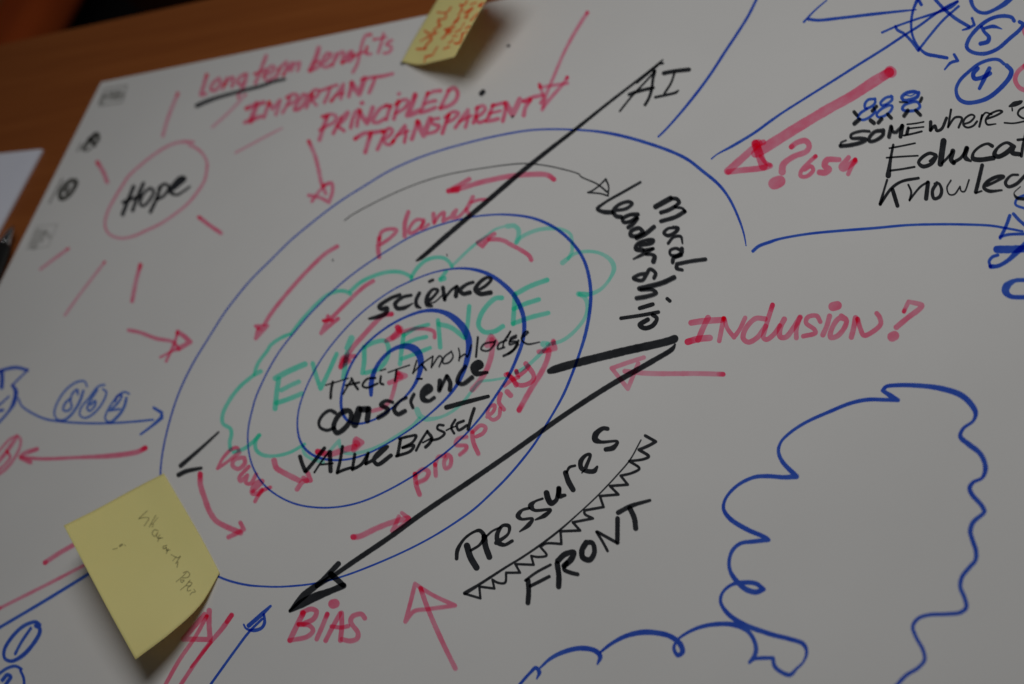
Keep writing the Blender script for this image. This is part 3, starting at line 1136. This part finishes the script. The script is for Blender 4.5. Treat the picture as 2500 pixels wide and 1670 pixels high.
mt, nt, b = node_mat('walnut_veneer', 0.42)
tc = nt.nodes.new('ShaderNodeTexCoord').outputs['Object']
mp = nt.nodes.new('ShaderNodeMapping')
mp.inputs['Scale'].default_value = (1.6, 26, 26)
nt.links.new(tc, mp.inputs['Vector'])
g1 = tex_noise(nt, 3.2, 6, mp.outputs[0], 0.62)
col = ramp(nt, g1, [(0.25, (0.215, 0.060, 0.015)), (0.5, (0.25, 0.074, 0.018)), (0.75, (0.29, 0.090, 0.023))])
nt.links.new(col, b.inputs['Base Color'])
b.inputs['Specular IOR Level'].default_value = 0.12
bump(nt, b, g1, 0.05, 0.0006)
WOOD = mt
table = empty('table', 'brown wooden table under the big sheet of drawings', 'table', e1 + Vector((0, 0, -0.0007)), TRZ)
v, f = [], []
box(v, f, -0.55, 1.75, -1.15, 0, -0.026, 0)
bevel(link_mesh('tabletop', v, f, WOOD, table), 0.003)
for lx in (-0.45, 1.65):
    for ly in (-1.05, -0.1):
        v, f = [], []
        box(v, f, lx - 0.025, lx + 0.025, ly - 0.025, ly + 0.025, -0.735, -0.0262)
        bevel(link_mesh('leg', v, f, WOOD, table), 0.004)

mt, nt, b = node_mat('dark_floor', 0.8)
b.inputs['Specular IOR Level'].default_value = 0.05
mp = nt.nodes.new('ShaderNodeMapping')
mp.inputs['Scale'].default_value = (1.5, 14, 1)
nt.links.new(nt.nodes.new('ShaderNodeTexCoord').outputs['Object'], mp.inputs['Vector'])
nt.links.new(ramp(nt, tex_noise(nt, 2, 5, mp.outputs[0]), [(0.3, (0.05, 0.016, 0.006)), (0.7, (0.10, 0.030, 0.012))]), b.inputs['Base Color'])
fl = link_mesh('floor', [(-6, -6, -0.737), (6, -6, -0.737), (6, 8, -0.737), (-6, 8, -0.737)], [(0, 1, 2, 3)], mt)
fl['kind'] = 'structure'

# ------------------------------------------------------------------ big sheet with its drawings
poster = empty('drawing_sheet', 'large white paper sheet covered in red, blue, green and black marker drawings', 'paper')
PAPER = paper_mat('white_paper', (0.622, 0.620, 0.612), (0.652, 0.650, 0.642))
v, f = [], []
def sheet_at(u, w):
    return pc + ex * u + ey * w
nu, nw = 60, 44
for j in range(nw + 1):
    for i in range(nu + 1):
        p = sheet_at(1.19 * i / nu, 0.95 * j / nw)
        v.append((p.x, p.y, 0.0))
for j in range(nw):
    for i in range(nu):
        a = j * (nu + 1) + i
        f.append((a, a + nu + 1, a + nu + 2, a + 1))
n = len(v)
rim = [sheet_at(0, 0), sheet_at(1.19, 0), sheet_at(1.19, 0.95), sheet_at(0, 0.95)]
for p in rim:
    v += [(p.x, p.y, 0.0), (p.x, p.y, -0.0004)]
for k in range(4):
    a, c = n + 2 * k, n + 2 * ((k + 1) % 4)
    f.append((a, c, c + 1, a + 1))
f.append((n + 1, n + 3, n + 5, n + 7))
link_mesh('sheet', v, f, PAPER, poster)
draw(parse(STROKES), poster, lambda x, y, h: at(x, y, h))

# ------------------------------------------------------------------ sticky notes
def surf(ctrl, n=40):
    """Smooth sheet through a grid of (photo x, photo y, height) control points."""
    G = np.array([[tuple(at(x, y, h)) for x, y, h in r] for r in ctrl])
    def interp(arr, n):                                # Catmull-Rom along axis 0
        k = len(arr)
        out = []
        for s in np.linspace(0, k - 1, n + 1):
            i = min(int(s), k - 2)
            t = s - i
            p1, p2 = arr[i], arr[i + 1]
            p0 = arr[i - 1] if i > 0 else 2 * p1 - p2
            p3 = arr[i + 2] if i + 2 < k else 2 * p2 - p1
            out.append(0.5 * (2 * p1 + (p2 - p0) * t + (2 * p0 - 5 * p1 + 4 * p2 - p3) * t * t + (3 * p1 - p0 - 3 * p2 + p3) * t ** 3))
        return np.array(out)
    G = interp(G, n)
    G = interp(G.transpose(1, 0, 2), n).transpose(1, 0, 2)
    return G

NOTE = paper_mat('yellow_note_paper', (0.89, 0.88, 0.37), (0.93, 0.92, 0.41), 0.28, (1.0, 0.62, 0.0))
def sticky(label, ctrl, text):
    G = surf(ctrl)
    base = Vector(G.reshape(-1, 3).mean(axis=0))
    base.z = 0
    root = empty('sticky_note', label, 'sticky note', base, 0, 'yellow sticky notes on the big sheet')
    n = G.shape[0]
    v = [Vector(p) - base for p in G.reshape(-1, 3)]
    f = [(j * n + i, j * n + i + 1, (j + 1) * n + i + 1, (j + 1) * n + i) for j in range(n - 1) for i in range(n - 1)]
    me = link_mesh('paper_square', v, f, NOTE, root, True)
    md = me.modifiers.new('thickness', 'SOLIDIFY')
    md.thickness, md.offset = 0.00012, -1
    # upward faces
    nz = sum(p.normal.z for p in me.data.polygons)
    if nz < 0:
        me.data.flip_normals()
    bvh = BVHTree.FromPolygons([p + base for p in v], f)
    def place(x, y, h):
        d = ray(x, y)
        hit, nrm, _, _ = bvh.ray_cast(CAM, d)
        if hit is None:
            hit, nrm = at(x, y, 0.004), Vector((0, 0, 1))
        if nrm.dot(d) > 0:
            nrm = -nrm
        return hit + nrm * h - base
    draw(parse(text), root, place, 2e-6, 8e-5)
    return root

def loc(reg, x, y, h):
    return (OX[int(reg[1])] + x * K, OY[int(reg[0])] + y * K, h)
R3 = lambda x, y, h: loc('30', x, y, h)
sticky('yellow sticky note with faint pencil writing at the end of the blue spiral',
       [[R3(1465, -317, 0.0006), R3(1640, -20, 0.0006), R3(1815, 285, 0.0006), R3(1965, 572, 0.0006)],
        [R3(1180, -170, 0.0035), R3(1370, 170, 0.0045), R3(1600, 530, 0.0045), R3(1790, 862, 0.0035)],
        [R3(870, 0, 0.0135), R3(1060, 350, 0.014), R3(1290, 760, 0.0135), R3(1535, 1104, 0.0105)],
        [R3(570, 150, 0.024), R3(770, 530, 0.0235), R3(990, 945, 0.0205), R3(1212, 1350, 0.0155)]],
       NOTE_LOWER)
R1 = lambda x, y, h: loc('01', x, y, h)
sticky('yellow sticky note with red writing curling off the top edge of the sheet',
       [[R1(1318, 553, 0.0006), R1(1440, 330, 0.0015), R1(1590, 80, 0.003), R1(1740, -170, 0.004)],
        [R1(1475, 580, 0.005), R1(1600, 330, 0.008), R1(1745, 75, 0.0105), R1(1890, -180, 0.012)],
        [R1(1640, 548, 0.0125), R1(1775, 300, 0.016), R1(1915, 40, 0.019), R1(2055, -210, 0.021)],
        [R1(1790, 512, 0.020), R1(1925, 265, 0.024), R1(2068, 15, 0.0275), R1(2210, -230, 0.030)]],
       NOTE_UPPER)

# ------------------------------------------------------------------ left edge: second sheet, pen
q0 = at(105.5, 367)
qx = (at(0, 378) - q0).normalized()
qy = (at(0, 563) - q0).normalized()
v, f = [], []
for z in (-0.0004, 0.0011):
    for a, c in ((0, 0), (0.30, 0), (0.30, 0.21), (0, 0.21)):
        p = q0 + qx * a + qy * c
        v.append((p.x, p.y, z))
f = [(0, 1, 2, 3), (7, 6, 5, 4), (0, 4, 5, 1), (1, 5, 6, 2), (2, 6, 7, 3), (3, 7, 4, 0)]
COOL = paper_mat('cool_white_paper', (0.66, 0.68, 0.78), (0.72, 0.74, 0.83))
pad = link_mesh('paper_pad', v, f, COOL)
pad['label'], pad['category'] = 'blank bluish white paper at the left edge beside the big sheet', 'paper'

mt, nt, b = node_mat('black_plastic', 0.35)
b.inputs['Specular IOR Level'].default_value = 0.2
nt.links.new(ramp(nt, tex_noise(nt, 300, 2), [(0.3, (0.008, 0.008, 0.008)), (0.7, (0.014, 0.014, 0.014))]), b.inputs['Base Color'])
BLACKP = mt
mt, nt, b = node_mat('chrome', 0.15)
b.inputs['Metallic'].default_value = 1
nt.links.new(ramp(nt, tex_noise(nt, 200, 2), [(0.3, (0.55, 0.56, 0.57)), (0.7, (0.62, 0.62, 0.63))]), b.inputs['Base Color'])
CHROME = mt
tip, tail = at(33, 552, 0.005), at(-60, 742, 0.005)
pdir = (tail - tip).normalized()
pen = empty('ballpoint_pen', 'black ballpoint pen with metal tip lying on the table at left', 'pen', tip)
def lathe(name, prof, mat, parent):
    a = pdir.orthogonal().normalized()
    c = pdir.cross(a)
    v, f, n = [], [], 24
    for s, r in prof:
        for k in range(n):
            t = 2 * math.pi * k / n
            v.append(pdir * s + (a * math.cos(t) + c * math.sin(t)) * r)
    for j in range(len(prof) - 1):
        for k in range(n):
            f.append((j * n + k, j * n + (k + 1) % n, (j + 1) * n + (k + 1) % n, (j + 1) * n + k))
    f += [list(range(n))[::-1], list(range((len(prof) - 1) * n, len(prof) * n))]
    return link_mesh(name, v, f, mat, parent, True)
lathe('tip', [(0, 0.0005), (0.002, 0.0008), (0.003, 0.0016), (0.013, 0.0034), (0.0135, 0.0036)], CHROME, pen)
lathe('barrel', [(0.0136, 0.0038), (0.016, 0.0046), (0.03, 0.0056), (0.06, 0.0058), (0.125, 0.0055), (0.13, 0.0045)], BLACKP, pen)
lathe('push_button', [(0.1301, 0.003), (0.14, 0.003), (0.141, 0.002)], CHROME, pen)
v, f = [], []
clip = []
a = Vector((0, 0, 1)); c = pdir.cross(a)
for s, h, w in ((0.125, 0.0048, 0.002), (0.122, 0.0085, 0.002), (0.095, 0.0080, 0.002), (0.085, 0.0066, 0.0018)):
    for sg in (-1, 1):
        for dz in (0, 0.0009):
            v.append(pdir * s + c * w * sg + a * (h + dz))
for j in range(3):
    o = 4 * j
    f += [(o, o + 4, o + 6, o + 2), (o + 1, o + 3, o + 7, o + 5), (o, o + 1, o + 5, o + 4), (o + 2, o + 6, o + 7, o + 3)]
f += [(0, 2, 3, 1), (12, 13, 15, 14)]
link_mesh('clip', v, f, CHROME, pen)

# ------------------------------------------------------------------ beyond the table: an orange chair and a black bag
def fabric(name, c0, c1, sc):
    mt, nt, b = node_mat(name, 0.9)
    fac = tex_noise(nt, sc, 4)
    nt.links.new(ramp(nt, fac, [(0.3, c0), (0.7, c1)]), b.inputs['Base Color'])
    bump(nt, b, tex_noise(nt, sc * 20, 2), 0.3, 0.001)
    return mt
ORANGE = fabric('orange_fabric', (0.62, 0.090, 0.010), (0.75, 0.13, 0.016), 14)
DARKF = fabric('black_fabric', (0.006, 0.006, 0.006), (0.012, 0.012, 0.012), 20)
sp = at(-20, 40, -0.29)
chair = empty('padded_chair', 'orange padded chair behind the table at the top left corner', 'chair', (sp.x, sp.y, -0.737), TRZ)
v, f = [], []
box(v, f, -0.36, 0.058, -0.16, 0.27, 0.395, 0.447)
bevel(link_mesh('seat', v, f, ORANGE, chair), 0.022, 4)
v, f = [], []
box(v, f, -0.35, 0.048, 0.285, 0.33, 0.50, 0.86)
bevel(link_mesh('backrest', v, f, ORANGE, chair), 0.02, 4)
v, f = [], []
for k in range(2):
    x = -0.02 + 0.042 * k - 0.03
    box(v, f, x, x + 0.012, -0.157, 0.26, 0.4472, 0.4515)
bevel(link_mesh('piping', v, f, fabric('pale_orange_piping', (0.42, 0.13, 0.04), (0.50, 0.17, 0.05), 30), chair), 0.002)
for lx in (-0.34, 0.03):
    for ly, top in ((-0.13, 0.394), (0.272, 0.87)):
        v, f = [], []
        box(v, f, lx - 0.011, lx + 0.011, ly - 0.011, ly + 0.011, 0.0, top)
        bevel(link_mesh('leg', v, f, BLACKP, chair), 0.004)
bp = at(165, 40, -0.40)
bag = empty('black_bag', 'soft black bag standing on the floor beside the orange chair', 'bag', (bp.x, bp.y, -0.737), TRZ)
v, f = [], []
nr, ns = 14, 32
for j in range(nr + 1):
    t = j / nr
    w = 0.062 * (1 - 0.25 * t) * (1 if t < 0.95 else 0.7)
    d = 0.11 * (1 - 0.45 * t) * (1 if t < 0.95 else 0.6)
    for k in range(ns):
        a = 2 * math.pi * k / ns
        sx, sy = abs(math.cos(a)) ** 0.5 * math.copysign(1, math.cos(a)), abs(math.sin(a)) ** 0.6 * math.copysign(1, math.sin(a))
        q = 1 + 0.06 * noise.noise((math.cos(a) * 2, math.sin(a) * 2, t * 4))
        v.append((w * sx * q - 0.015, d * sy * q, 0.37 * t))
for j in range(nr):
    for k in range(ns):
        f.append((j * ns + k, j * ns + (k + 1) % ns, (j + 1) * ns + (k + 1) % ns, (j + 1) * ns + k))
f += [list(range(ns))[::-1], list(range(nr * ns, (nr + 1) * ns))]
link_mesh('bag_body', v, f, DARKF, bag, True)
for sy in (-0.04, 0.04):
    v, f = [], []
    for j in range(17):
        t = math.pi * j / 16
        cx, cz = -0.015 + 0.035 * math.cos(t), 0.365 + 0.07 * math.sin(t)
        for k in range(8):
            a = 2 * math.pi * k / 8
            v.append((cx + 0.006 * math.cos(a) * math.cos(t), sy + 0.006 * math.sin(a), cz + 0.006 * math.cos(a) * math.sin(t)))
    for j in range(16):
        for k in range(8):
            f.append((j * 8 + k, j * 8 + (k + 1) % 8, (j + 1) * 8 + (k + 1) % 8, (j + 1) * 8 + k))
    link_mesh('handle', v, f, DARKF, bag, True)
